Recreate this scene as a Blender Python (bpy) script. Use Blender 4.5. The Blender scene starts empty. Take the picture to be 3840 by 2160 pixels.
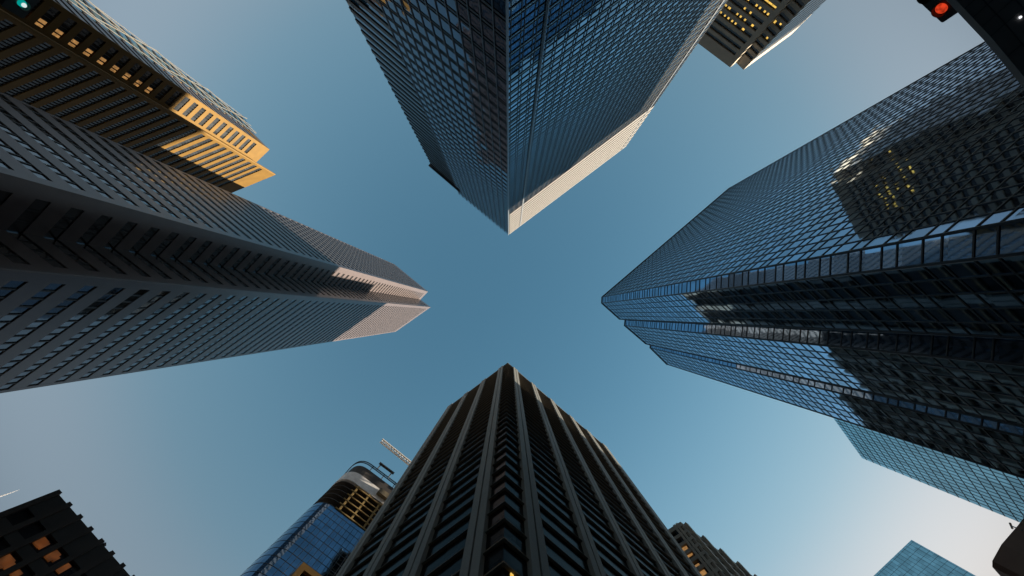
import bpy, math, random
from mathutils import Vector

SC = bpy.context.scene
COL = SC.collection
R = math.radians
random.seed(7)

# ------------------------------------------------------------------ camera, sky, sun, exposure
FPX, CX, CY, EYE = 1707.0, 1908.0, 1178.0, 1.6      # focal length and zenith of the photo, in its own pixels
cam = bpy.data.cameras.new("camera")
cam.sensor_width = 36.0
cam.lens = 36.0 * FPX / 3840.0
cam.shift_x = 12.0 / 3840.0
cam.shift_y = 98.0 / 3840.0
cam.clip_start = 0.05
cam.clip_end = 30000
camo = bpy.data.objects.new("camera", cam)
camo.location = (0, 0, EYE)
camo.rotation_euler = (math.pi, 0, 0)               # looks straight up; +X is right, +Y is down in the picture
COL.objects.link(camo)
SC.camera = camo

SUN_AZ, SUN_EL = R(32), R(16)                       # azimuth measured from +X towards +Y
world = bpy.data.worlds.new("World")
SC.world = world
world.use_nodes = True
wn, wl = world.node_tree.nodes, world.node_tree.links
bg = wn["Background"]
sky = wn.new("ShaderNodeTexSky")
sky.sky_type = 'NISHITA'
sky.sun_disc = False
sky.sun_elevation = SUN_EL
sky.sun_rotation = math.pi / 2 - SUN_AZ
sky.altitude = 0
sky.air_density = 1.5
sky.dust_density = 1.0
sky.ozone_density = 0.5
# sky tint: deep teal overhead, greyer towards the rooftops
wtc = wn.new("ShaderNodeTexCoord"); wsp = wn.new("ShaderNodeSeparateXYZ"); wrp = wn.new("ShaderNodeValToRGB")
wmx = wn.new("ShaderNodeMix"); wmx.data_type = 'RGBA'; wmx.blend_type = 'MULTIPLY'; wmx.inputs[0].default_value = 1.0
ramp = ((0.0, (.10, .10, .10)), (.52, (.20, .20, .20)), (.60, (.55, .50, .47)), (.66, (.90, .81, .74)), (.72, (.98, .89, .80)), (.79, (.70, .86, .83)), (.885, (.57, .84, .86)), (1.0, (.36, .68, .76)))  # lowest stops dim the unseen low sky to cut ambient light
wrp.color_ramp.interpolation = 'B_SPLINE'
while len(wrp.color_ramp.elements) < len(ramp): wrp.color_ramp.elements.new(.5)
for el, (p_, c_) in zip(wrp.color_ramp.elements, ramp):
    el.position = p_; el.color = (*c_, 1)
wl.new(wtc.outputs["Generated"], wsp.inputs[0]); wl.new(wsp.outputs[2], wrp.inputs[0])
wl.new(sky.outputs[0], wmx.inputs[6]); wl.new(wrp.outputs[0], wmx.inputs[7])
wl.new(wmx.outputs[2], bg.inputs[0])
bg.inputs[1].default_value = 0.05

sl = bpy.data.lights.new("sun", 'SUN')
sl.energy = 5.0
sl.angle = R(0.5)
sl.color = (1.0, 0.83, 0.62)
so = bpy.data.objects.new("sun", sl)
sd = Vector((math.cos(SUN_AZ) * math.cos(SUN_EL), math.sin(SUN_AZ) * math.cos(SUN_EL), math.sin(SUN_EL)))
so.rotation_euler = (-sd).to_track_quat('-Z', 'Y').to_euler()
so.location = (60, 40, 260)
COL.objects.link(so)

SC.view_settings.view_transform = 'Standard'
SC.view_settings.look = 'None'
SC.view_settings.exposure = 2.19
SC.view_settings.gamma = 1.0
SC.cycles.max_bounces = 6
SC.cycles.glossy_bounces = 4
SC.cycles.diffuse_bounces = 3
SC.cycles.caustics_reflective = False
SC.cycles.caustics_refractive = False
SC.cycles.use_denoising = True

# ------------------------------------------------------------------ materials
def new_mat(name):
    m = bpy.data.materials.new(name)
    m.use_nodes = True
    return m, m.node_tree.nodes, m.node_tree.links, m.node_tree.nodes["Principled BSDF"]

def stone(name, col, var=0.16, scale=0.35, rough=0.8, spec=0.3, joint=0.0):
    m, n, l, b = new_mat(name)
    tc = n.new("ShaderNodeTexCoord")
    n1 = n.new("ShaderNodeTexNoise"); n1.inputs["Scale"].default_value = scale; n1.inputs["Detail"].default_value = 6
    n2 = n.new("ShaderNodeTexNoise"); n2.inputs["Scale"].default_value = scale * 14; n2.inputs["Detail"].default_value = 3
    l.new(tc.outputs["Object"], n1.inputs["Vector"]); l.new(tc.outputs["Object"], n2.inputs["Vector"])
    mx = n.new("ShaderNodeMath"); mx.operation = 'MULTIPLY_ADD'
    l.new(n2.outputs["Fac"], mx.inputs[0]); mx.inputs[1].default_value = 0.4; l.new(n1.outputs["Fac"], mx.inputs[2])
    rp = n.new("ShaderNodeMapRange")
    rp.inputs[1].default_value = 0.35; rp.inputs[2].default_value = 1.05
    rp.inputs[3].default_value = 1 - var; rp.inputs[4].default_value = 1 + var
    l.new(mx.outputs[0], rp.inputs[0])
    sc = n.new("ShaderNodeVectorMath"); sc.operation = 'SCALE'
    sc.inputs[0].default_value = col
    l.new(rp.outputs[0], sc.inputs["Scale"])
    l.new(sc.outputs[0], b.inputs["Base Color"])
    bp = n.new("ShaderNodeBump"); bp.inputs["Strength"].default_value = 0.12; bp.inputs["Distance"].default_value = 0.05
    l.new(n2.outputs["Fac"], bp.inputs["Height"]); l.new(bp.outputs[0], b.inputs["Normal"])
    b.inputs["Roughness"].default_value = rough
    b.inputs["Specular IOR Level"].default_value = spec
    return m

def glass(name, col, metal=1.0, rough=0.03, pane=(2.0, 2.0), jitter=0.006, wave=0.004, wscale=0.35, spec=0.5, var=0.18):
    """reflective window glass: every pane hangs a little differently and bows a little (UVs are metres)"""
    m, n, l, b = new_mat(name)
    uv = n.new("ShaderNodeUVMap"); uv.uv_map = "UVMap"
    dv = n.new("ShaderNodeVectorMath"); dv.operation = 'DIVIDE'; dv.inputs[1].default_value = (pane[0], pane[1], 1)
    l.new(uv.outputs[0], dv.inputs[0])
    fl = n.new("ShaderNodeVectorMath"); fl.operation = 'FLOOR'; l.new(dv.outputs[0], fl.inputs[0])
    wnz = n.new("ShaderNodeTexWhiteNoise"); wnz.noise_dimensions = '3D'; l.new(fl.outputs[0], wnz.inputs["Vector"])
    s1 = n.new("ShaderNodeVectorMath"); s1.operation = 'SUBTRACT'; s1.inputs[1].default_value = (.5, .5, .5)
    l.new(wnz.outputs["Color"], s1.inputs[0])
    s2 = n.new("ShaderNodeVectorMath"); s2.operation = 'SCALE'; s2.inputs["Scale"].default_value = jitter * 2
    l.new(s1.outputs[0], s2.inputs[0])
    nz = n.new("ShaderNodeTexNoise"); nz.inputs["Scale"].default_value = wscale; nz.inputs["Detail"].default_value = 2
    l.new(uv.outputs[0], nz.inputs["Vector"])
    s3 = n.new("ShaderNodeVectorMath"); s3.operation = 'SUBTRACT'; s3.inputs[1].default_value = (.5, .5, .5)
    l.new(nz.outputs["Color"], s3.inputs[0])
    s4 = n.new("ShaderNodeVectorMath"); s4.operation = 'SCALE'; s4.inputs["Scale"].default_value = wave * 4
    l.new(s3.outputs[0], s4.inputs[0])
    g = n.new("ShaderNodeNewGeometry")
    a1 = n.new("ShaderNodeVectorMath"); l.new(g.outputs["Normal"], a1.inputs[0]); l.new(s2.outputs[0], a1.inputs[1])
    a2 = n.new("ShaderNodeVectorMath"); l.new(a1.outputs[0], a2.inputs[0]); l.new(s4.outputs[0], a2.inputs[1])
    nm = n.new("ShaderNodeVectorMath"); nm.operation = 'NORMALIZE'; l.new(a2.outputs[0], nm.inputs[0])
    l.new(nm.outputs[0], b.inputs["Normal"])
    rp = n.new("ShaderNodeMapRange"); rp.inputs[3].default_value = 1 - var; rp.inputs[4].default_value = 1 + var
    l.new(wnz.outputs["Value"], rp.inputs[0])
    sc = n.new("ShaderNodeVectorMath"); sc.operation = 'SCALE'; sc.inputs[0].default_value = col
    l.new(rp.outputs[0], sc.inputs["Scale"]); l.new(sc.outputs[0], b.inputs["Base Color"])
    b.inputs["Metallic"].default_value = metal
    b.inputs["Roughness"].default_value = rough
    b.inputs["Specular IOR Level"].default_value = spec
    return m

def plain(name, col, rough=0.5, metal=0.0, var=0.1, scale=2.0):
    m, n, l, b = new_mat(name)
    tc = n.new("ShaderNodeTexCoord")
    nz = n.new("ShaderNodeTexNoise"); nz.inputs["Scale"].default_value = scale; nz.inputs["Detail"].default_value = 4
    l.new(tc.outputs["Object"], nz.inputs["Vector"])
    rp = n.new("ShaderNodeMapRange"); rp.inputs[1].default_value = .3; rp.inputs[2].default_value = .7
    rp.inputs[3].default_value = 1 - var; rp.inputs[4].default_value = 1 + var
    l.new(nz.outputs["Fac"], rp.inputs[0])
    sc = n.new("ShaderNodeVectorMath"); sc.operation = 'SCALE'; sc.inputs[0].default_value = col
    l.new(rp.outputs[0], sc.inputs["Scale"]); l.new(sc.outputs[0], b.inputs["Base Color"])
    b.inputs["Roughness"].default_value = rough; b.inputs["Metallic"].default_value = metal
    return m

def lit(name, col, strength, var=0.5, scale=1.2):
    m, n, l, b = new_mat(name)
    tc = n.new("ShaderNodeTexCoord")
    nz = n.new("ShaderNodeTexNoise"); nz.inputs["Scale"].default_value = scale; nz.inputs["Detail"].default_value = 3
    l.new(tc.outputs["Object"], nz.inputs["Vector"])
    rp = n.new("ShaderNodeMapRange"); rp.inputs[1].default_value = .3; rp.inputs[2].default_value = .7
    rp.inputs[3].default_value = strength * (1 - var); rp.inputs[4].default_value = strength * (1 + var)
    l.new(nz.outputs["Fac"], rp.inputs[0]); l.new(rp.outputs[0], b.inputs["Emission Strength"])
    b.inputs["Emission Color"].default_value = (*col, 1)
    b.inputs["Base Color"].default_value = (*[c * .3 for c in col], 1)
    return m

M = dict(
    asphalt=stone("asphalt", (.05, .05, .052), .2, .5, .9),
    paving=stone("paving", (.28, .27, .26), .15, .6, .85),
    roof=stone("roof_gravel", (.16, .16, .16), .2, .5, .9),
    blue_glass=glass("blue_reflective_glass", (.28, .47, .68), pane=(1.435, 1.715), jitter=.004, wave=.0015, var=.25),
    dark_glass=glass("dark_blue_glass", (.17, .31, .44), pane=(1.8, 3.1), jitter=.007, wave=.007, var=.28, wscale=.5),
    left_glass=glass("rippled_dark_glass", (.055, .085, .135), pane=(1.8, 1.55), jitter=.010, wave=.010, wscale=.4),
    teal_glass=glass("teal_glass", (.27, .53, .62), pane=(1.8, 3.8), jitter=.004, wave=.004),
    site_glass=glass("new_blue_glass", (.09, .17, .28), pane=(1.6, 3.9), jitter=.006, wave=.006),
    win_glass=glass("office_window_glass", (.025, .03, .036), metal=0, rough=.04, pane=(1.5, 3.9), jitter=.006, wave=.004, spec=.5, var=.4),
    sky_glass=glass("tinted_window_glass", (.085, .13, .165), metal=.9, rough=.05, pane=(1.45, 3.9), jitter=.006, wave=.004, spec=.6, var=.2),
    smoked_glass=glass("smoked_glass", (.012, .012, .013), metal=0, rough=.15, pane=(1.6, 4.29), jitter=.012, wave=.008, spec=.02, var=.4),
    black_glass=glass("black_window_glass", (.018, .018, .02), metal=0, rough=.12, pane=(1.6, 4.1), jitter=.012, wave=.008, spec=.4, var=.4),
    mullion=plain("dark_mullion", (.022, .025, .032), .45, .3),
    black_mullion=plain("black_mullion", (.008, .009, .011), .5),
    pale_mullion=plain("pale_mullion", (.20, .23, .27), .4, .5),
    cream=stone("sunlit_cream", (.125, .125, .125), .08, .5, .5),
    strip=plain("pale_spandrel_strip", (.34, .52, .58), .2, .8),
    granite=stone("rose_granite", (.086, .073, .076), .15, .6, .3, .5),
    ochre=stone("ochre_stone", (.105, .061, .012), .2, .4, .7),
    tan=stone("tan_stone", (.16, .135, .09), .14, .3, .75),
    pale_tan=stone("pale_tan_stone", (.24, .215, .175), .14, .3, .6, .4),
    sill=stone("grey_sill", (.13, .125, .11), .1, .5, .7),
    pier=stone("grey_concrete_pier", (.23, .245, .245), .10, .4, .7),
    slab=stone("bronze_spandrel", (.19, .11, .036), .15, .4, .7),
    brown=stone("dark_brown_cladding", (.12, .07, .055), .2, .4, .7),
    black=stone("near_black_cladding", (.05, .045, .044), .2, .4, .7),
    concrete=stone("sunlit_concrete", (.28, .20, .08), .15, .5, .85),
    steel=plain("dark_steel", (.03, .03, .034), .5, .4),
    white=plain("white_paint", (.8, .8, .8), .45, 0, .06),
    sheet=stone("white_sheeting", (.8, .8, .82), .25, .6, .5),
    brace=plain("ivory_brace", (.11, .108, .10), .5, 0, .05),
    soffit=plain("dark_soffit_panel", (.42, .42, .43), .6),
    signal=plain("signal_black", (.02, .018, .016), .5),
    amber=lit("amber_window_glow", (1.0, .50, .16), .07),
    blind=lit("orange_blind_light", (1.0, .32, .08), .016, .7, .8),
    yellow=lit("yellow_window_light", (1.0, .62, .12), .2, .3),
    red=lit("red_signal_light", (1.0, .07, .02), .11, .55, 22),
    green=lit("green_signal_light", (.0, .55, .48), .12, .1),
    hot=lit("green_signal_core", (.80, .95, .92), .19, .02),
    off=plain("unlit_lens", (.05, .04, .02), .25),
    white_lamp=lit("white_downlight", (.95, .95, .98), .28, .05),
)

# contrail: thin ice cloud
mc, nc, lc, bc = new_mat("contrail_vapour")
bc.inputs["Base Color"].default_value = (.85, .85, .87, 1)
bc.inputs["Roughness"].default_value = 1
tr = nc.new("ShaderNodeBsdfTransparent"); mxs = nc.new("ShaderNodeMixShader")
nzc = nc.new("ShaderNodeTexNoise"); nzc.inputs["Scale"].default_value = .06
tcc = nc.new("ShaderNodeTexCoord"); lc.new(tcc.outputs["Object"], nzc.inputs["Vector"])
rc = nc.new("ShaderNodeMapRange"); rc.inputs[1].default_value = .3; rc.inputs[2].default_value = .7
rc.inputs[3].default_value = .25; rc.inputs[4].default_value = .65
lc.new(nzc.outputs["Fac"], rc.inputs[0]); lc.new(rc.outputs[0], mxs.inputs[0])
lc.new(tr.outputs[0], mxs.inputs[1]); lc.new(bc.outputs[0], mxs.inputs[2])
lc.new(mxs.outputs[0], nc["Material Output"].inputs[0])
M['vapour'] = mc

# ------------------------------------------------------------------ mesh helpers
class MB:
    def __init__(self):
        self.v, self.f, self.uv = [], [], []
    def quad(self, pts, uvs=None):
        i = len(self.v)
        self.v += [tuple(p) for p in pts]
        self.f.append(tuple(range(i, i + len(pts))))
        self.uv += uvs if uvs else [(0, 0)] * len(pts)
    def hexa(self, p):            # 8 corners: bottom ring 0-3, top ring 4-7
        for q in ((3, 2, 1, 0), (4, 5, 6, 7), (0, 1, 5, 4), (1, 2, 6, 5), (2, 3, 7, 6), (3, 0, 4, 7)):
            self.quad([p[k] for k in q])
    def box(self, c, d):
        x, y, z = c; a, b, h = d[0] / 2, d[1] / 2, d[2] / 2
        self.hexa([(x-a, y-b, z-h), (x+a, y-b, z-h), (x+a, y+b, z-h), (x-a, y+b, z-h),
                   (x-a, y-b, z+h), (x+a, y-b, z+h), (x+a, y+b, z+h), (x-a, y+b, z+h)])
    def beam(self, a, b, w, h=None):
        a, b = Vector(a), Vector(b)
        h = h or w
        d = (b - a).normalized()
        up = Vector((0, 0, 1)) if abs(d.z) < .95 else Vector((1, 0, 0))
        s = d.cross(up).normalized() * w / 2
        t = s.normalized().cross(d).normalized() * h / 2
        self.hexa([a - s - t, a + s - t, a + s + t, a - s + t, b - s - t, b + s - t, b + s + t, b - s + t])
    def tube(self, a, b, r0, r1=None, n=10):
        a, b = Vector(a), Vector(b); r1 = r0 if r1 is None else r1
        d = (b - a).normalized()
        up = Vector((0, 0, 1)) if abs(d.z) < .95 else Vector((1, 0, 0))
        s = d.cross(up).normalized(); t = d.cross(s).normalized()
        A = [a + (s * math.cos(k * 2 * math.pi / n) + t * math.sin(k * 2 * math.pi / n)) * r0 for k in range(n)]
        B = [b + (s * math.cos(k * 2 * math.pi / n) + t * math.sin(k * 2 * math.pi / n)) * r1 for k in range(n)]
        for k in range(n):
            self.quad([A[k], A[(k+1) % n], B[(k+1) % n], B[k]])
        self.quad(A[::-1]); self.quad(B)
    def build(self, name, mat, parent=None, smooth=False):
        o0 = Vector(parent.location) if parent else Vector((0, 0, 0))
        if parent and parent.parent: o0 += Vector(parent.parent.location)
        me = bpy.data.meshes.new(name)
        me.from_pydata([tuple(Vector(p) - o0) for p in self.v], [], self.f)
        ul = me.uv_layers.new(name="UVMap")
        for k, u in enumerate(self.uv):
            ul.data[k].uv = u
        me.materials.append(mat if not isinstance(mat, str) else M[mat])
        if smooth:
            for p in me.polygons: p.use_smooth = True
        me.update()
        o = bpy.data.objects.new(name, me)
        COL.objects.link(o)
        if parent: o.parent = parent
        return o

def thing(name, label, cat, loc, group=None):
    o = bpy.data.objects.new(name, None)
    o.empty_display_size = 1
    COL.objects.link(o)
    o.location = loc
    o["label"] = label; o["category"] = cat
    if group: o["group"] = group
    return o

def structure(o):
    o["kind"] = "structure"; return o

def pl(u, v, H):
    """plan position of something H metres up that the photo shows (u, v) pixels from its zenith"""
    s = (H - EYE) / FPX
    return Vector((u * s, v * s))

def area(p):
    return sum(p[i].x * p[(i+1) % len(p)].y - p[(i+1) % len(p)].x * p[i].y for i in range(len(p))) / 2

def ccw(p):
    return list(p) if area(p) > 0 else list(reversed(p))

def offset(poly, d):
    """move every side of a ccw polygon outwards by d (inwards if negative)"""
    out, n = [], len(poly)
    for i in range(n):
        a, b, c = poly[i-1], poly[i], poly[(i+1) % n]
        d1, d2 = (b - a).normalized(), (c - b).normalized()
        n1, n2 = Vector((d1.y, -d1.x)), Vector((d2.y, -d2.x))
        k = 1 + n1.dot(n2)
        out.append(b + (n1 + n2) * (d / max(k, .25)))
    return out

def prism(mb, poly, z0, z1, cap=True, bottom=False):
    n = len(poly)
    for i in range(n):
        a, b = poly[i], poly[(i+1) % n]; L = (b - a).length
        mb.quad([(a.x, a.y, z0), (b.x, b.y, z0), (b.x, b.y, z1), (a.x, a.y, z1)], [(0, z0), (L, z0), (L, z1), (0, z1)])
    if cap: mb.quad([(p.x, p.y, z1) for p in poly])
    if bottom: mb.quad([(p.x, p.y, z0) for p in reversed(poly)])

def ring(mb, outer, inner, z0, z1):
    n = len(outer)
    for i in range(n):
        a, b, c, d = outer[i], outer[(i+1) % n], inner[(i+1) % n], inner[i]
        mb.quad([(a.x, a.y, z0), (b.x, b.y, z0), (b.x, b.y, z1), (a.x, a.y, z1)])
        mb.quad([(d.x, d.y, z0), (c.x, c.y, z0), (b.x, b.y, z0), (a.x, a.y, z0)])
        mb.quad([(a.x, a.y, z1), (b.x, b.y, z1), (c.x, c.y, z1), (d.x, d.y, z1)])

class Wall:
    """local frame of one side of a ccw footprint: s metres along it, z up, d metres outwards"""
    def __init__(self, a, b):
        self.a, self.b = a, b
        self.L = (b - a).length
        self.t = (b - a) / self.L
        self.n = Vector((self.t.y, -self.t.x))
    def pt(self, s, z, d=0):
        p = self.a + self.t * s + self.n * d
        return (p.x, p.y, z)
    def box(self, mb, s0, s1, z0, z1, d0, d1):
        mb.hexa([self.pt(s0, z0, d1), self.pt(s1, z0, d1), self.pt(s1, z0, d0), self.pt(s0, z0, d0),
                 self.pt(s0, z1, d1), self.pt(s1, z1, d1), self.pt(s1, z1, d0), self.pt(s0, z1, d0)])
    def hit(self, px, py):
        """where the sight line through a photo pixel meets this wall: (s, z)"""
        r = Vector((px - CX, py - CY)) / FPX
        k = self.n.dot(self.a) / self.n.dot(r)
        p = r * k
        return (p - self.a).dot(self.t), k + EYE

def wall_of(poly, a, b):
    """the side of a ccw polygon that joins corners a and b"""
    i, j = min(range(len(poly)), key=lambda k: (poly[k]-a).length), min(range(len(poly)), key=lambda k: (poly[k]-b).length)
    return Wall(poly[i], poly[j]) if (i + 1) % len(poly) == j else Wall(poly[j], poly[i])

def grid(mb, w, ss, zs, z0, z1, sw, zw, d0=-.02, d1=.12, zd=.10, skip=0):
    for s in ss:
        w.box(mb, max(s - sw/2, 0), min(s + sw/2, w.L), z0, z1, d0, d1)
    for z in zs:
        w.box(mb, 0.004, w.L - .004, z - zw/2, z + zw/2, d0, zd)

def frange(a, b, st):
    out = []
    while a < b - 1e-6:
        out.append(a); a += st
    return out

def quad_plan(a, b, c):          # parallelogram from corner a with neighbours b and c
    return ccw([a, b, b + c - a, c])

def top_origin(poly):
    c = sum(poly, Vector((0, 0))) / len(poly)
    return (c.x, c.y, 0)

# ------------------------------------------------------------------ setting: ground, roads, pavements
g = MB(); S = 6000
g.quad([(-S, -S, -.02), (S, -S, -.02), (S, S, -.02), (-S, S, -.02)])
structure(g.build("ground", "paving"))
g = MB()
for ang in (R(39), R(-40)):
    d = Vector((math.cos(ang), math.sin(ang))); nn = Vector((-d.y, d.x)) * 7
    zz = .012 if ang > 0 else .016
    p = [-d * 700 - nn, d * 700 - nn, d * 700 + nn, -d * 700 + nn]
    g.quad([(q.x, q.y, zz) for q in p])
structure(g.build("road", "asphalt"))

# ------------------------------------------------------------------ tower with banded stone floors (four of them use this)
def banded(root, poly, H, fl, wf, parapet, mat, gmat, depth=.35, mull=1.5, walls=(), pier=(2.2, 1.2), mullmat="mullion", z0=0.0, bandname="floor_band", mw=.16, shaded=()):
    """glass core, one stone band per storey, stone parapet, stone corner piers and window mullions"""
    inn = offset(poly, -depth)
    c = MB(); prism(c, inn, z0, H - .5); c.build("glass_wall", gmat, root)
    for (a, b) in shaded:            # darker panes put the notch's shade into the glass colour
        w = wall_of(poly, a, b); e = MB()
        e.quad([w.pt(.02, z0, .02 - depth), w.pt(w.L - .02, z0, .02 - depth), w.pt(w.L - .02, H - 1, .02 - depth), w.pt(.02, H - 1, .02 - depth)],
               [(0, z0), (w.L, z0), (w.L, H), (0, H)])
        e.build("shade_darkened_glass", "black_glass", root)
    top = H - parapet
    n = int((top - z0) / fl)
    for k in range(n):
        zb = top - (k + 1) * fl
        if zb < 8: break
        r = MB(); ring(r, poly, inn, zb, zb + fl * (1 - wf)); r.build(bandname, mat, root)
    r = MB(); ring(r, poly, offset(poly, -.8), top, H); prism(r, offset(poly, -.6), H - 1.0, H - .9)
    r.build("parapet", mat, root)
    for (w, p0, p1) in walls:
        for (s0, s1) in ((0.0, p0), (w.L - p1, w.L)):
            if s1 - s0 > .05:
                b = MB(); w.box(b, s0, s1, z0, H - .3, -depth, .012); b.build("corner_pier", mat, root)
        nn = max(1, round((w.L - p0 - p1) / mull))
        for k in range(1, nn):
            s = p0 + (w.L - p0 - p1) * k / nn
            m = MB(); w.box(m, s - mw/2, s + mw/2, z0, top, -depth - .02, -depth * .35)
            m.build("mullion", mullmat, root)

# ================================================================== tower of dark glass at the top of the picture
HA = 170.0
a0, a1 = pl(-1.5, -297, HA), pl(438, -628, HA)
a2 = pl(-185, -448, HA)
a3 = pl(-276, -526, HA)
polyA = quad_plan(a0, a1, a2)
tA = thing("office_tower", "dark blue glass tower with a sharp corner and a cream sunlit strip along its roofline", "tower", top_origin(polyA))
wR, wL = wall_of(polyA, a0, a1), wall_of(polyA, a0, a2)
FA = 3.1
# right face glass and the rest
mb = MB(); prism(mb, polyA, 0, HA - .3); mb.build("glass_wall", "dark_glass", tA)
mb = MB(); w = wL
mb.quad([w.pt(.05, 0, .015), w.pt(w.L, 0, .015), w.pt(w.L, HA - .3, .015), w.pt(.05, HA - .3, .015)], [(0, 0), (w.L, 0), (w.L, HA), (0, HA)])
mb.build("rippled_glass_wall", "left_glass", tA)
# right face mullions: paired verticals, three rails a storey
def from_corner(w, c, s):       # distance along wall measured from corner c
    return s if (w.a - c).length < .01 else w.L - s
per = 1.8
for k in range(int(wR.L / per) + 1):
    for q in (0, .46):
        s = k * per + q
        if .2 < s < wR.L - .2:
            s = from_corner(wR, a0, s)
            mb = MB(); wR.box(mb, s - .05, s + .05, 0, HA - .5, -.02, .06); mb.build("mullion", "mullion", tA)
for k in range(1, int(HA / FA)):
    zz = HA - 2.2 - k * FA
    if zz > 10:
        mb = MB()
        for dz in (0, .52, 1.75): wR.box(mb, .004, wR.L - .004, zz + dz - .075, zz + dz + .075, -.02, .08)
        mb.build("floor_rail", "mullion", tA)
        mb = MB(); wR.box(mb, .3, wR.L - .3, zz + .12, zz + .40, -.02, .035); mb.build("spandrel_strip", "strip", tA)
# cream panels paint the sunlit band onto the storeys just under the roof
for k in range(0, 11):
    zz = HA - .3 - k * FA
    mb = MB(); wR.box(mb, .05, wR.L - .4, zz - 2.15, zz, -.02, .09); mb.build("sunlight_panel", "cream", tA)
# seams
for s in (5.08, wR.L - 2.5):
    mb = MB(); ss_ = from_corner(wR, a0, s)
    wR.box(mb, ss_ - .12, ss_ + .12, 0, HA - 1.2, -.02, .14); mb.build("recessed_seam", "mullion", tA)
    mb = MB(); wR.box(mb, ss_ - .36, ss_ - .14, 0, HA - 1.2, -.02, .16); mb.build("track_rail", "pale_mullion", tA)
mb = MB(); mb.tube((a0.x, a0.y + .02, 0), (a0.x, a0.y + .02, HA), .15, n=8); mb.build("corner_trim", "pale_mullion", tA)
# left face: thin pale verticals and dark double rails
for k in range(1, int(wL.L / per) + 1):
    s = from_corner(wL, a0, k * per)
    mb = MB(); wL.box(mb, s - .05, s + .05, 0, HA - .5, -.02, .16); mb.build("pale_mullion", "pale_mullion", tA)
for k in range(1, int(HA / FA)):
    zz = HA - 2.2 - k * FA
    if zz > 10:
        mb = MB()
        wL.box(mb, .05, wL.L - .02, zz - .15, zz + .15, -.02, .08)
        wL.box(mb, .05, wL.L - .02, zz + .52, zz + .68, -.02, .08)
        mb.build("floor_rail", "mullion", tA)
# lower wing at the left end
HW = HA * .947
inn = (a0 - a1).normalized(); back = (a1 - a0) * .9
q0 = a2 + (a0 - a2) * .05 + (a1 - a0).normalized() * .25
q1 = a3 + (a1 - a0).normalized() * .25
polyW = ccw([q0, q1, q1 + back, q0 + back])
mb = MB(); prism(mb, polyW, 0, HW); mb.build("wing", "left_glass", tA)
wW = wall_of(polyW, q0, q1)
for k in range(0, int(HW / FA)):
    zz = HW - 1.2 - k * FA
    if zz > 10:
        mb = MB(); wW.box(mb, 0.02, wW.L - .02, zz - .6, zz + .6, -.02, .14); mb.build("wing_floor_band", "mullion", tA)
mb = MB(); wW.box(mb, -.3, wW.L + .9, HW, HW + 1.2, -3, .7); mb.build("wing_cornice", "mullion", tA)

# ================================================================== big stepped blue glass tower on the right
HB = 140.0
kp = [(349, -64), (348.0, -41), (415, 19), (436, 20.5), (433.7, 43), (513, 111), (531, 116), (529.6, 126.5), (592, 188)]
P = [pl(u, v, HB) for u, v in kp]
Q = pl(826, -472, HB)
polyB = ccw(P + [P[-1] + (Q - P[0]), Q])
tB = thing("office_tower", "broad blue glass tower with a fine black grid and stepped folded corner", "tower", top_origin(polyB))
mb = MB(); prism(mb, polyB, 0, HB - .2); mb.build("glass_wall", "blue_glass", tB)
FB = 3.43
for k in range(int(HB / FB)):
    zz = HB - 1.0 - k * FB
    for z in (zz, zz - 1.37):
        if z > 8:
            mb = MB(); ring(mb, offset(polyB, .055), offset(polyB, -.02), z - .065, z + .065); mb.build("floor_rail", "mullion", tB)
for (a, b) in [(P[0], Q)] + [(P[i], P[i+1]) for i in range(8)]:
    w = wall_of(polyB, a, b)
    nb = max(1, round(w.L / 1.435))
    for k in range(1, nb):
        s = w.L * k / nb
        mb = MB(); w.box(mb, s - .055, s + .055, 0, HB - .3, -.02, .06); mb.build("mullion", "mullion", tB)
for p in P + [Q]:
    mb = MB(); mb.tube((p.x, p.y, 0), (p.x, p.y, HB), .12, n=8); mb.build("corner_trim", "mullion", tB)
mb = MB(); ring(mb, offset(polyB, .16), offset(polyB, -.5), HB - .6, HB + .1); mb.build("parapet", "mullion", tB)

# ================================================================== tall rose granite tower on the left with the notched corner
HC = 294.0
c = [pl(u, v, HC) for u, v in ((-427.5, -186.6), (-303, -84.4), (-331, -55), (-293, -26), (-424, 66))]
polyC = ccw(c + [c[4] + (c[0] - c[1]) * 1.05, c[0] + (c[4] - c[3]) * .9])
tC = thing("granite_tower", "tall rose granite tower with deeply notched corner, slit windows and sunlit top", "tower", top_origin(polyC))
ws = []
for (a, b) in ((c[0], c[1]), (c[1], c[2]), (c[2], c[3]), (c[3], c[4])):
    w = wall_of(polyC, a, b)
    p0, p1 = 1.4, 1.4
    ws.append([w, p0, p1])
def setp(w, corner, val, rec):
    if (w.a - corner).length < .01: rec[1] = val
    else: rec[2] = val
setp(ws[0][0], c[0], .7, ws[0]); setp(ws[0][0], c[1], 1.5, ws[0])
setp(ws[1][0], c[1], 2.0, ws[1]); setp(ws[1][0], c[2], .01, ws[1])
setp(ws[2][0], c[2], .01, ws[2]); setp(ws[2][0], c[3], 1.4, ws[2])
setp(ws[3][0], c[3], 1.7, ws[3]); setp(ws[3][0], c[4], .8, ws[3])
banded(tC, polyC, HC, 4.14, .42, 7.5, "granite", "sky_glass", depth=.14, mull=1.55, walls=ws, mw=.26, mullmat="black_mullion", shaded=((c[1], c[2]), (c[2], c[3])))

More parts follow.
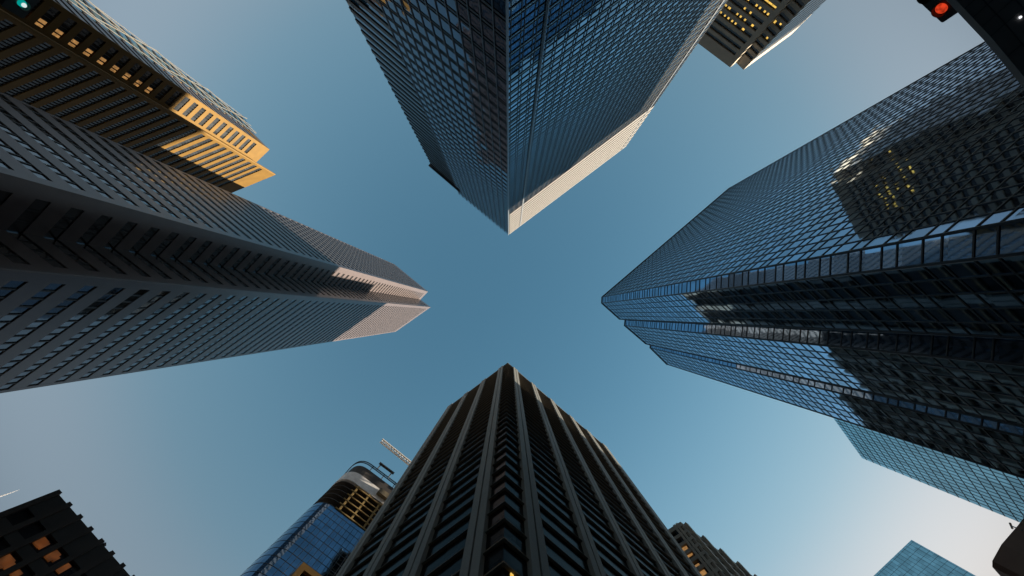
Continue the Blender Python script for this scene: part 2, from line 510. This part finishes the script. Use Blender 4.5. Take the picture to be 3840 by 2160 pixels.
# ================================================================== ochre stone tower behind it (its top is in the sun)
HD = 166.0
FD, PD = 3.27, 7.07
d = [pl(u, v, HD) for u, v in ((-955, -676), (-897, -617), (-947, -569), (-873.6, -523), (-1120, -421))]
polyD = ccw(d + [d[4] + Vector((-38, -52)), d[0] + Vector((-44, -28))])
tD = thing("stone_tower", "ochre stone tower with notched corner, golden sunlit top storeys and dark shaded base", "tower", top_origin(polyD))
ws = []
for (a, b, pa, pb) in ((d[0], d[1], .3, .8), (d[1], d[2], 1.0, .9), (d[2], d[3], .4, .4), (d[3], d[4], 1.1, .3)):
    w = wall_of(polyD, a, b)
    ws.append([w, pa, pb] if (w.a - a).length < .01 else [w, pb, pa])
banded(tD, polyD, HD, FD, .55, PD, "ochre", "win_glass", depth=.30, mull=.8, walls=ws, mw=.10)
# panels in the granite material along its street side
wS = wall_of(polyD, d[0], d[1])
for k in range(52):
    zb = HD - (3.4 if k == 0 else PD + k * FD)
    if zb < 8: break
    mb = MB(); wS.box(mb, .02, wS.L - .3, zb, zb + (3.3 if k == 0 else 1.9), -.2, .03); mb.build("side_panel", "granite", tD)
# glowing amber panes imitate golden reflections beside the notch, two to a storey
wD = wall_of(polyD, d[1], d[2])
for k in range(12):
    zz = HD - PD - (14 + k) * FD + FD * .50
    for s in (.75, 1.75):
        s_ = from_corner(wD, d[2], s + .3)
        mb = MB(); wD.box(mb, s_ - .36, s_ + .36, zz, zz + 1.3, -.31, -.12); mb.build("glowing_window", "amber", tD)

# ================================================================== glass tower with crossed white braces, behind the ochre one
HT = 200.0
t0, t1, t2 = pl(-952, -674, HT), pl(-988, -731, HT), pl(-1000, -600, HT)
polyT = quad_plan(t0, t1, t2)
tT = thing("braced_tower", "slim blue glass tower edge with crossed ivory bracing up its whole height", "tower", top_origin(polyT))
mb = MB(); prism(mb, polyT, 0, HT); mb.build("glass_wall", "teal_glass", tT)
wT = wall_of(polyT, t0, t1)
for z in frange(8, HT - 2, 4):
    mb = MB(); wT.box(mb, 0, wT.L, z, z + 1.1, -.02, .12); mb.build("floor_rail", "mullion", tT)
ph = HT / 7.8
edges = [wT.pt(.15, 0, .5), wT.pt(wT.L * .5, 0, .6), wT.pt(wT.L - .15, 0, .5)]
for e in edges:
    mb = MB(); mb.beam(e, (e[0], e[1], HT), .16); mb.build("bracing_post", "brace", tT)
z = HT
while z > 20:
    for (sa, sb) in ((.02, .98), (.98, .02)):
        mb = MB(); mb.beam(wT.pt(wT.L * sa, z - ph, .8), wT.pt(wT.L * sb, z, .8), .22); mb.build("diagonal_brace", "brace", tT)
    z -= ph

# ================================================================== tan stone tower with scattered lit windows, top right
HE = 190.0
e = [pl(u, v, HE) for u, v in ((640, -1068), (830, -925), (852, -943), (880, -916), (1058.5, -1048))]
inA = (e[4] - e[3]).normalized()
polyE = ccw([e[0], e[1], e[1] + (e[3] - e[1]) * .45 + Vector((1.0, -1.6)), e[3] + (e[2] - e[3]) * .92, e[3], e[4], e[4] + (e[0] - e[1])])
polyE = ccw([e[0], e[1], e[2], e[3], e[4], e[4] + (e[0] - e[1])])
tE = thing("stone_tower", "tan stone tower with stepped corner and small yellow lit windows in dark bands", "tower", top_origin(polyE))
ws = []
for (a, b, pa, pb) in ((e[0], e[1], .4, 1.9), (e[1], e[2], .01, .01), (e[2], e[3], .01, .01), (e[3], e[4], .3, .5)):
    w = wall_of(polyE, a, b)
    ws.append([w, pa, pb] if (w.a - a).length < .01 else [w, pb, pa])
banded(tE, polyE, HE, 3.87, .52, 6.5, "pale_tan", "black_glass", depth=.45, mull=1.6, walls=ws, mw=.10)
wE3 = wall_of(polyE, e[3], e[4])
mb = MB(); wE3.box(mb, .6, wE3.L - .1, 0, HE - 6.6, -.3, .03); mb.build("dark_glazing", "black_glass", tE)
for k in range(46):
    zb = HE - 6.5 - (k + 1) * 3.87
    mb = MB(); wE3.box(mb, .6, wE3.L - .1, zb, zb + .45, -.2, .10); mb.build("slat", "tan", tE)
wE = wall_of(polyE, e[0], e[1]); wE2 = wall_of(polyE, e[2], e[3])
S0 = 4.684
for (x, y) in ((565,105),(600,172),(635,152),(482,222),(555,272),(619,317),(687,364),(748,408),(775,246),(811,320),(911,346),(885,176),(1003,228),
               (924,22),(958,5),(1104,104),(1142,177),(1250,208),(1285,280),(1016,466),(1050,445),(855,530),(887,512)):
    s, z = wE.hit(2600 + x / S0, y / S0)
    kf = (HE - 6.5 - z) / 3.87
    z = HE - 6.5 - (math.floor(kf) + .27) * 3.87
    mb = MB(); wE.box(mb, s - .34, s + .34, z - .42, z + .42, -.47, -.30); mb.build("glowing_window", "yellow", tE)
s, z = wE.hit(2600 + 1355 / S0, 85 / S0)
mb = MB(); wE.box(mb, s - 2.6, s + 2.6, z - .3, z + .3, -.47, -.30); mb.build("glowing_window", "yellow", tE)
for (x, y) in ((1430, 389), (1533, 423), (1296, 667)):
    s, z = wE2.hit(2600 + x / S0, y / S0)
    mb = MB(); wE2.box(mb, s - .34, s + .34, z - .42, z + .42, -.47, .03); mb.build("glowing_window", "yellow", tE)

# ================================================================== added unseen tower behind the broad blue one, shades the tan stone tower
h0 = Vector((150, -34))
polyH = quad_plan(h0, h0 + Vector((.76, -.65)) * 75, h0 + Vector((.65, .76)) * 26)
tH = thing("office_tower", "plain grey tower added for shade, wholly hidden behind the broad blue glass tower", "tower", top_origin(polyH))
banded(tH, polyH, 202.0, 4.0, .5, 5.0, "pale_tan", "black_glass", depth=.3, walls=())

# ================================================================== black glass tower with pale piers, bottom centre
HF = 204.0
f0, fr, flf = pl(-4, 184, HF), pl(362, 498, HF), pl(-224, 348, HF)
polyF = quad_plan(f0, fr, flf)
tF = thing("piered_tower", "black glass tower with pale grooved vertical piers and thin slab edges, bottom centre", "tower", top_origin(polyF))
coreF = offset(polyF, -.14)
mb = MB(); prism(mb, coreF, 0, HF - 1.5); mb.build("glass_wall", "smoked_glass", tF)
FF = 4.29
for k in range(47):
    zz = HF - 3.0 - k * FF
    if zz < 4: break
    mb = MB(); ring(mb, polyF, coreF, zz - 1.1, zz - .35); fs = mb.build("spandrel", "slab", tF)
    mb = MB(); ring(mb, offset(polyF, .24), offset(polyF, -.05), zz - 1.17, zz - 1.08); mb.build("sill", "sill", fs)
mb = MB(); ring(mb, offset(polyF, .25), offset(polyF, -1.3), HF - 1.1, HF); prism(mb, offset(polyF, -1.2), HF - 1.0, HF - .8)
mb.build("parapet", "pier", tF)
wr, wl_ = wall_of(polyF, f0, fr), wall_of(polyF, f0, flf)
for (w, fr_) in ((wr, (.074, .256, .446, .645, .818, .985)), (wl_, (.11, .40, .70, .975))):
    for q in fr_:
        s = from_corner(w, f0, q * w.L)
        mb = MB()
        w.box(mb, s - 1.2, s - .13, 0, HF + .5, -.5, .5)
        w.box(mb, s + .13, s + 1.2, 0, HF + .5, -.5, .5)
        w.box(mb, s - .13, s + .13, 0, HF + .3, -.5, .2)
        mb.build("pier", "pier", tF)
s, z = wr.hit(1922, 2155)
mb = MB(); wr.box(mb, s - .16, s + .16, z - .2, z + .2, -.15, -.02); mb.build("glowing_window", "yellow", tF)

# ================================================================== round-cornered tower under construction, lower left of centre
HG = 200.0
gA = pl(-556, 536, HG)                                       # where the rounded corner would meet
gd, ge = Vector((.80, .60)), Vector((-.66, .75))             # along its street face, and back along its side
def rounded(r, off=0.0, n=8):
    pts = []
    A, B = gA + gd * r, gA + ge * r
    for k in range(n + 1):
        t = k / n
        pts.append(A * (1-t)**2 + gA * 2 * t * (1-t) + B * t**2)
    pl_ = [gA + gd * 46, *pts, gA + ge * 40, gA + gd * 46 + ge * 40]
    return offset(ccw(pl_), off) if off else ccw(pl_)
pG = rounded(6.0)
tG = thing("unfinished_tower", "unfinished round-cornered tower, blue glass below and bare sunlit floor frames above", "tower", top_origin(pG))
ZG = (157.0, 178.5, 187.0, 196.0)
mb = MB(); prism(mb, pG, 0, ZG[0]); mb.build("glass_wall", "site_glass", tG, smooth=False)
for z in frange(10, ZG[0], 3.9):
    mb = MB(); ring(mb, offset(pG, .05), offset(pG, -.2), z, z + .22); mb.build("floor_rail", "mullion", tG)
wG = None
for i in range(len(pG)):
    w = Wall(pG[i], pG[(i+1) % len(pG)])
    if abs(w.t.dot(gd)) > .99 and w.n.y < 0: wG = w
for s in frange(.2, wG.L, 1.6):
    mb = MB(); wG.box(mb, s, s + .14, 0, ZG[0] - .1, -.02, .06); mb.build("mullion", "mullion", tG)
core = offset(pG, -5)
mb = MB(); prism(mb, core, ZG[0] - 1, ZG[3] - 1); mb.build("core_wall", "black", tG)
for k in range(6):
    z = ZG[0] + 3.9 * k + .2
    mb = MB(); ring(mb, pG, core, z, z + .35); fs = mb.build("floor_slab", "black", tG)  # near-black slab: underside shade put into the colour
    mb = MB(); wG.box(mb, .5, wG.L, z - .15, z + .5, .02, .30); mb.build("edge_beam", "concrete", fs)  # gold front of the slab: sunlight put into the concrete's colour
for s in frange(2.0, wG.L, 5.2):
    mb = MB(); wG.box(mb, s - .35, s + .35, ZG[0], ZG[1], -1.2, .16); mb.build("column", "concrete", tG)
mb = MB(); ring(mb, offset(pG, .15), core, ZG[1] + .3, ZG[2]); mb.build("sheeting_band", "sheet", tG)
mb = MB(); ring(mb, offset(pG, -.4), core, ZG[2] + .02, ZG[3]); mb.build("dark_crown", "black", tG)
def near(s): return s if (wG.a - gA).length < (wG.b - gA).length else wG.L - s
mb = MB(); wG.box(mb, min(near(9), near(17)), max(near(9), near(17)), ZG[1] + 3, ZG[1] + 7, .2, 1.6); mb.build("hoist_platform", "tan", tG)
rail = offset(pG, .2)
mb = MB()
for zz in (HG - 1.6, HG):
    for i in range(len(rail)):
        a, b = rail[i], rail[(i+1) % len(rail)]
        mb.beam((a.x, a.y, zz), (b.x, b.y, zz), .35)
for s in frange(1, wG.L, 6): mb.beam(wG.pt(s, ZG[3] - 1, .1), wG.pt(s, HG, .1), .25)
mb.build("edge_rail", "steel", tG)
mb = MB(); mb.beam(wG.pt(near(2), HG + 4, 1.2), wG.pt(near(10), HG + 4, 1.2), .9)
mb.beam(wG.pt(near(3), HG - 1, .4), wG.pt(near(3), HG + 4, 1.2), .35); mb.beam(wG.pt(near(9), HG - 1, .4), wG.pt(near(9), HG + 4, 1.2), .35)
mb.build("working_gantry", "steel", tG)

# tower crane behind it
HJ = 216.0
j0, j1 = pl(-478, 474, HJ), pl(-232, 672, HJ)
tJ = thing("tower_crane", "white lattice crane jib reaching out from behind the black piered tower", "crane", (j1.x, j1.y, 0))
mb = MB(); dv = (j1 - j0).normalized(); nv = Vector((-dv.y, dv.x)); L = (j1 - j0).length
def jp(s, o, z): p = j0 + dv * s + nv * o; return (p.x, p.y, z)
for (o, z) in ((-.85, HJ), (.85, HJ), (0, HJ + 1.6)):
    mb.beam(jp(0, o, z), jp(L, o, z), .55)
k = 0.0
while k < L - 1.5:
    mb.beam(jp(k, -.85, HJ), jp(k + .75, .85, HJ), .3); mb.beam(jp(k + .75, .85, HJ), jp(k + 1.5, -.85, HJ), .3)
    mb.beam(jp(k, -.85, HJ), jp(k + .75, 0, HJ + 1.6), .14); mb.beam(jp(k + .75, 0, HJ + 1.6), jp(k + 1.5, .85, HJ), .14)
    k += 1.5
mb.build("jib", "white", tJ)
mb = MB()
for (ox, oy) in ((-1, -1), (1, -1), (1, 1), (-1, 1)): mb.beam((j1.x + ox, j1.y + oy, 0), (j1.x + ox, j1.y + oy, HJ + 5), .3)
for z in frange(2, HJ, 4):
    mb.beam((j1.x - 1, j1.y - 1, z), (j1.x + 1, j1.y - 1, z + 4), .18); mb.beam((j1.x + 1, j1.y + 1, z), (j1.x - 1, j1.y + 1, z + 4), .18)
mb.build("mast", "white", tJ)

# ================================================================== small ochre block in front of it, bottom edge
HI = 100.0
i0 = pl(-770, 929, HI)
polyI = quad_plan(i0, i0 + Vector((.80, .60)) * 26, i0 + Vector((-.70, .71)) * 20)
tI = thing("ochre_block", "ochre framed office block catching the sun at the bottom edge, below the unfinished tower", "building", top_origin(polyI))
wI = wall_of(polyI, i0, i0 + Vector((.80, .60)) * 26); wI2 = wall_of(polyI, i0, i0 + Vector((-.70, .71)) * 20)
banded(tI, polyI, HI, 4.2, .62, 1.8, "ochre", "win_glass", depth=.9, mull=3.4, walls=[[wI, 1.2, 1.2], [wI2, 1.2, 1.2]], mullmat="ochre", mw=.8)

# ================================================================== brown gridded tower with lit offices, right of the piered tower
HK = 140.0
k0 = pl(643.6, 778, HK)
kd, ke = Vector((.80, .60)), Vector((-.845, .535))
polyJ = quad_plan(k0, k0 + kd * 30, k0 + ke * 14)
tK = thing("gridded_tower", "brown concrete tower with square windows, some glowing orange, just right of the black piered tower", "tower", top_origin(polyJ))
wJ, wJ2 = wall_of(polyJ, k0, k0 + ke * 14), wall_of(polyJ, k0, k0 + kd * 30)
banded(tK, polyJ, HK, 4.0, .62, 2.2, "pale_tan", "black_glass", depth=.8, mull=2.6, walls=[[wJ, .3, .3], [wJ2, .3, .3]], mullmat="mullion", mw=.1)
s, z = wJ.hit(2544, 1982)
mb = MB(); wJ.box(mb, s - .8, s - .1, 0, HK - .1, -.8, .35); wJ.box(mb, s + .1, s + .8, 0, HK - .1, -.8, .35); mb.build("pier", "pale_tan", tK)
for k in range(5):
    sf = from_corner(wJ2, k0, 2 + k * 6.6)
    mb = MB(); wJ2.box(mb, sf - .5, sf + .5, 0, HK + .4, -.8, .8); mb.build("pier", "pale_tan", tK)
for (x, y) in ((635, 840), (725, 955), (800, 1080), (885, 1210), (1000, 1345)):
    s, z = wJ.hit(2450 + x / 5.57, 1900 + y / 5.57)
    mb = MB(); wJ.box(mb, s - .9, s + .9, z - .7, z + .7, -.82, -.5); mb.build("glowing_window", "amber", tK)

# ================================================================== far blue glass tower behind the big right tower
HL = 160.0
l0 = pl(1325, 540, HL)
ld = Vector((-.583, -.812))
polyL = quad_plan(l0, l0 + ld * 60, l0 + Vector((.77, .32)) * 40)
tL = thing("office_tower", "pale blue glass tower with fine grid, peeping out below the broad right tower", "tower", top_origin(polyL))
mb = MB(); prism(mb, polyL, 0, HL); mb.build("glass_wall", "teal_glass", tL)
w = wall_of(polyL, l0, l0 + ld * 60)
mb = MB(); grid(mb, w, frange(1.35, w.L, 1.35), [z for z in frange(10, HL, 2.9)], 0, HL - .1, .13, .24, -.02, .06, .05)
mb.build("mullion_grid", "mullion", tL)

# ================================================================== teal glass tower, bottom right
HM = 217.0
m0 = pl(1510, 846, HM)
md = Vector((-.725, .69))
polyM = quad_plan(m0, m0 + md * 72, m0 + Vector((.82, .57)) * 45)
tM = thing("office_tower", "bright teal glass tower with sharp corner rising alone from the bottom edge, lower right", "tower", top_origin(polyM))
mb = MB(); prism(mb, polyM, 0, HM); mb.build("glass_wall", "teal_glass", tM)
w = wall_of(polyM, m0, m0 + md * 72)
mb = MB(); grid(mb, w, frange(1.7, w.L, 1.7), [z for z in frange(10, HM, 4.2)], 0, HM - .1, .10, .07, -.02, .05, .04)
mb.build("mullion_grid", "mullion", tM)

# ================================================================== dark brown block, right edge
HN = 70.0
n_ = [pl(u, v, HN) for u, v in ((2010, 660), (1910, 791), (1847, 864), (1813, 925), (1813, 948))]
polyN = ccw(n_ + [n_[-1] + Vector((16, 18)), n_[0] + Vector((14, 12))])
tN = thing("brick_block", "dark brown block with a chamfered corner at the right edge, lower down", "building", top_origin(polyN))
ws = [[wall_of(polyN, n_[i], n_[i+1]), .5, .5] for i in range(4)]
banded(tN, polyN, HN, 3.6, .45, 5.0, "brown", "black_glass", depth=.35, mull=1.5, walls=ws, mw=.3, mullmat="brown")
tN2 = thing("roof_mast", "thin dark T-shaped mast on the roof of the brown block", "mast", (pl(1893, 798, HN).x, pl(1893, 798, HN).y, HN - .9))
p = pl(1884, 794, HN + 2); q = pl(1893, 798, HN)
mb = MB(); mb.beam((q.x + .3, q.y + .1, HN - .9), (p.x, p.y, HN + 2), .16); mb.build("post", "steel", tN2)
mb = MB(); mb.beam((p.x - .2, p.y - .45, HN + 2), (p.x + .2, p.y + .45, HN + 2), .2); mb.build("cross_bar", "steel", tN2)

# ================================================================== black block, bottom left corner
HO = 62.0
o0, o1 = pl(-1695, 667, HO), pl(-1419, 982, HO)
dO = (o1 - o0).normalized()
polyO = quad_plan(o0, o0 + dO * 60, o0 + Vector((-dO.y, dO.x)) * 30)
tO = thing("dark_block", "near-black finned block with orange lit windows in the lower left corner", "building", top_origin(polyO))
wO = wall_of(polyO, o0, o0 + dO * 60)
wO2 = wall_of(polyO, o0, o0 + Vector((-dO.y, dO.x)) * 30)
mb = MB(); prism(mb, offset(polyO, -.3), 0, HO - 1.2); mb.build("glass_wall", "black_glass", tO)
for z in frange(6, HO - 4, 4.0):
    mb = MB(); ring(mb, polyO, offset(polyO, -.3), z, z + 1.5); mb.build("floor_band", "black", tO)
mb = MB(); ring(mb, polyO, offset(polyO, -.6), HO - 4, HO); prism(mb, offset(polyO, -.5), HO - 1, HO - .9); mb.build("parapet", "black", tO)
for k in range(19):
    s = from_corner(wO, o0, .2 + k * 2.15)
    mb = MB(); wO.box(mb, s - .3, s + .3, 0, HO + .15, -.3, .35); mb.build("fin", "black", tO)
S1 = 3.15
for (x, y, w_, h_) in ((465,1060,1.3,.9),(350,1130,1.3,.9),(205,1170,1.3,1.0),(95,1250,1.3,1.1),(590,1210,1.3,1.1),(715,1350,1.3,1.1),(510,1310,.7,.6),(20,1340,1.0,.8),(320,1270,.5,.4),(180,1340,.5,.5),(210,1410,.8,.7),(590,1410,1.0,.5)):
    s, z = wO.hit(x / S1, 1700 + y / S1)
    z = 6 + 4 * math.floor((z - 6) / 4) + 2.75; w_, h_ = w_ * .75, h_ * .85
    mb = MB(); wO.box(mb, s - w_ * .55, s + w_ * .55, z - h_ * .8, z + h_ * .8, -.32, -.12); mb.build("glowing_window", "blind", tO)
for i, (x, y) in enumerate(((1225, 1078), (1315, 1180))):
    u, v = x / S1 - CX, 1700 + y / S1 - CY
    p = pl(u, v, HO + 2.2)
    tl = thing("roof_lamp", ("small dark lamp on a short arm above the black block's roof edge, nearer its corner" if i == 0 else
               "small dark lamp on a short arm above the black block's roof edge, farther along"), "lamp", (p.x, p.y, HO - .9), "lamps on the black block's roof edge")
    mb = MB(); mb.box((p.x, p.y, HO + 2.2), (.45, .45, .3)); mb.build("lamp_head", "steel", tl)
    mb = MB(); mb.beam((p.x, p.y, HO + 2.2), (p.x - .4, p.y + .5, HO - .9), .09); mb.build("arm", "steel", tl)

# ================================================================== curved entrance canopy overhead, top right corner
ZC = 6.0
edge = [pl(u, v, ZC) for u, v in ((1380, -1440), (1530, -1318), (1677, -1178), (1739, -1112), (1806, -1041), (1932, -890), (2060, -715), (2200, -500))]
outw = Vector((.75, -.66))
tP = thing("entrance_canopy", "dark panelled underside of a curved canopy filling the top right corner", "canopy", (edge[4].x + 3, edge[4].y - 2.6, 0))
mb = MB()
far = [p + outw * 6 for p in edge]
for i in range(len(edge) - 1):
    a, b, c_, d_ = edge[i], edge[i+1], far[i+1], far[i]
    mb.quad([(a.x, a.y, ZC), (d_.x, d_.y, ZC), (c_.x, c_.y, ZC), (b.x, b.y, ZC)])
    mb.quad([(a.x, a.y, ZC + .06), (b.x, b.y, ZC + .06), (c_.x, c_.y, ZC + .06), (d_.x, d_.y, ZC + .06)])
    mb.quad([(a.x, a.y, ZC), (b.x, b.y, ZC), (b.x, b.y, ZC + .06), (a.x, a.y, ZC + .06)])
mb.build("soffit", "soffit", tP)
mb = MB()
for off in (.19, .42, .65, .9, 1.15):
    for i in range(len(edge) - 1):
        a, b = edge[i] + outw * off, edge[i+1] + outw * off
        mb.beam((a.x, a.y, ZC - .003), (b.x, b.y, ZC - .003), .008, .004)
for i in range(len(edge) - 1):
    for t in (.0, .5):
        a = edge[i].lerp(edge[i+1], t); b = a + outw * 1.6
        mb.beam((a.x, a.y, ZC - .004), (b.x, b.y, ZC - .004), .006, .003)
mb.build("panel_joints", "pale_mullion", tP)
p = pl(1916, -1112, ZC)
mb = MB(); mb.tube((p.x, p.y, ZC - .012), (p.x, p.y, ZC + .02), .011, n=12); mb.build("downlight", "white_lamp", tP)
for (o_, t_) in ((3.0, 2), (3.0, 6)):
    p = edge[t_] + outw * o_
    mb = MB(); mb.tube((p.x, p.y, 0), (p.x, p.y, ZC), .25, n=16); mb.build("column", "steel", tP)

# ================================================================== hanging traffic lights, two upper corners
def signal(label, corner_px, zt, along, face, lit_at, lens_name, r):
    """horizontal three-lens head; 'along' runs from the lit end towards its other end"""
    al = Vector((along[0], along[1])).normalized()
    fn = Vector((face[0], face[1])).normalized()
    c0 = Vector(((corner_px[0] - CX) / FPX * zt, (corner_px[1] - CY) / FPX * zt))
    z1, z0 = zt + EYE, zt + EYE - .31
    pole = c0 + al * 5.5 - fn * .3
    t = thing("traffic_light", label, "traffic light", (pole.x, pole.y, 0))
    def pt(s, z, dd): q = c0 + al * s + fn * dd; return (q.x, q.y, z)
    me = MB(); R_ = .03
    prof = []
    L_, h_ = 1.0, .31
    for (cx_, cz_, a_) in ((L_ - R_, h_ - R_, 0), (R_, h_ - R_, 90), (R_, R_, 180), (L_ - R_, R_, 270)):
        for k in range(5):
            aa = R(a_ + k * 22.5); prof.append((cx_ + R_ * math.cos(aa), cz_ + R_ * math.sin(aa)))
    fr_, bk_ = [pt(s, z0 + z, 0) for s, z in prof], [pt(s, z0 + z, -.2) for s, z in prof]
    me.quad(fr_); me.quad(bk_[::-1])
    for k in range(len(prof)):
        k2 = (k + 1) % len(prof); me.quad([fr_[k2], fr_[k], bk_[k], bk_[k2]])
    me.build("housing", "signal", t)
    zc = z0 + .155
    for k in range(3):
        s0 = .20 + k * .30
        on = (k == 0)
        lm = MB(); rings = []
        for (rr, dd) in ((r, .012), (r * .96, .03), (r * .75, .05), (r * .4, .063), (0.01, .067)):
            rings.append([pt(s0 + rr * math.cos(q * math.pi / 12), zc + rr * math.sin(q * math.pi / 12), dd) for q in range(24)])
        for a_, b_ in zip(rings[:-1], rings[1:]):
            for q in range(24): lm.quad([a_[q], a_[(q+1) % 24], b_[(q+1) % 24], b_[q]])
        lm.quad(rings[-1])
        lo = lm.build("lens", lit_at if on else "off", t, smooth=True)
        if on: lo["label"] = lens_name
        if on and lit_at == "green":
            cm = MB(); cm.tube(pt(s0, zc, .045), pt(s0, zc, .075), r * .62, r * .5, 24); cm.build("bright_core", "hot", lo)
        vm = MB()
        for q in range(-1, 13):
            if q < 0 or q > 11: continue
            a1_, a2_ = math.pi * q / 12, math.pi * (q + 1) / 12
            for (ra, rb) in ((r * 1.13, r * 1.13), (r * 1.2, r * 1.2)):
                vm.quad([pt(s0 + ra * math.cos(a1_), zc + ra * math.sin(a1_), 0), pt(s0 + ra * math.cos(a2_), zc + ra * math.sin(a2_), 0),
                         pt(s0 + rb * math.cos(a2_), zc + rb * math.sin(a2_), .09), pt(s0 + rb * math.cos(a1_), zc + rb * math.sin(a1_), .09)])
        vm.build("visor", "signal", t)
    am = MB(); am.tube(pt(.35, zc, -.3), (pole.x, pole.y, zc), .05, .07, 12); am.tube(pt(.5, zc, -.3), pt(.5, zc, -.18), .04, n=8); am.build("mast_arm", "steel", t)
    pm = MB(); pm.tube((pole.x, pole.y, 0), (pole.x, pole.y, zc + .4), .14, .1, 16); pm.build("pole", "steel", t)
    return t
signal("black traffic light glowing red beside the canopy, top right corner", (3533, 87), 7.0, (-.73, -.68), (-.68, .73), "red", "glowing red round lens", .078)
signal("traffic light glowing green, against dark facade in the top left corner", (87, 72), 7.0, (.66, -.75), (.75, .66), "green", "glowing green round lens", .056)

# ================================================================== short contrail, far left
ct = thing("contrail", "short white vapour trail in the sky at the left edge", "contrail", (0, 0, 2500))
ZV = 2500.0
a, b = pl(-2100, 750, ZV), pl(-1835, 659, ZV)
mb = MB(); NP = 24
for k in range(NP):
    t0_, t1_ = k / NP, (k + 1) / NP
    r0 = 5.0 * (1 - t0_) ** .6 + .3; r1 = 5.0 * (1 - t1_) ** .6 + .2
    p0, p1 = a.lerp(b, t0_), a.lerp(b, t1_)
    mb.tube((p0.x, p0.y, ZV), (p1.x, p1.y, ZV), r0, r1, 8)
mb.build("vapour_trail", "vapour", ct)
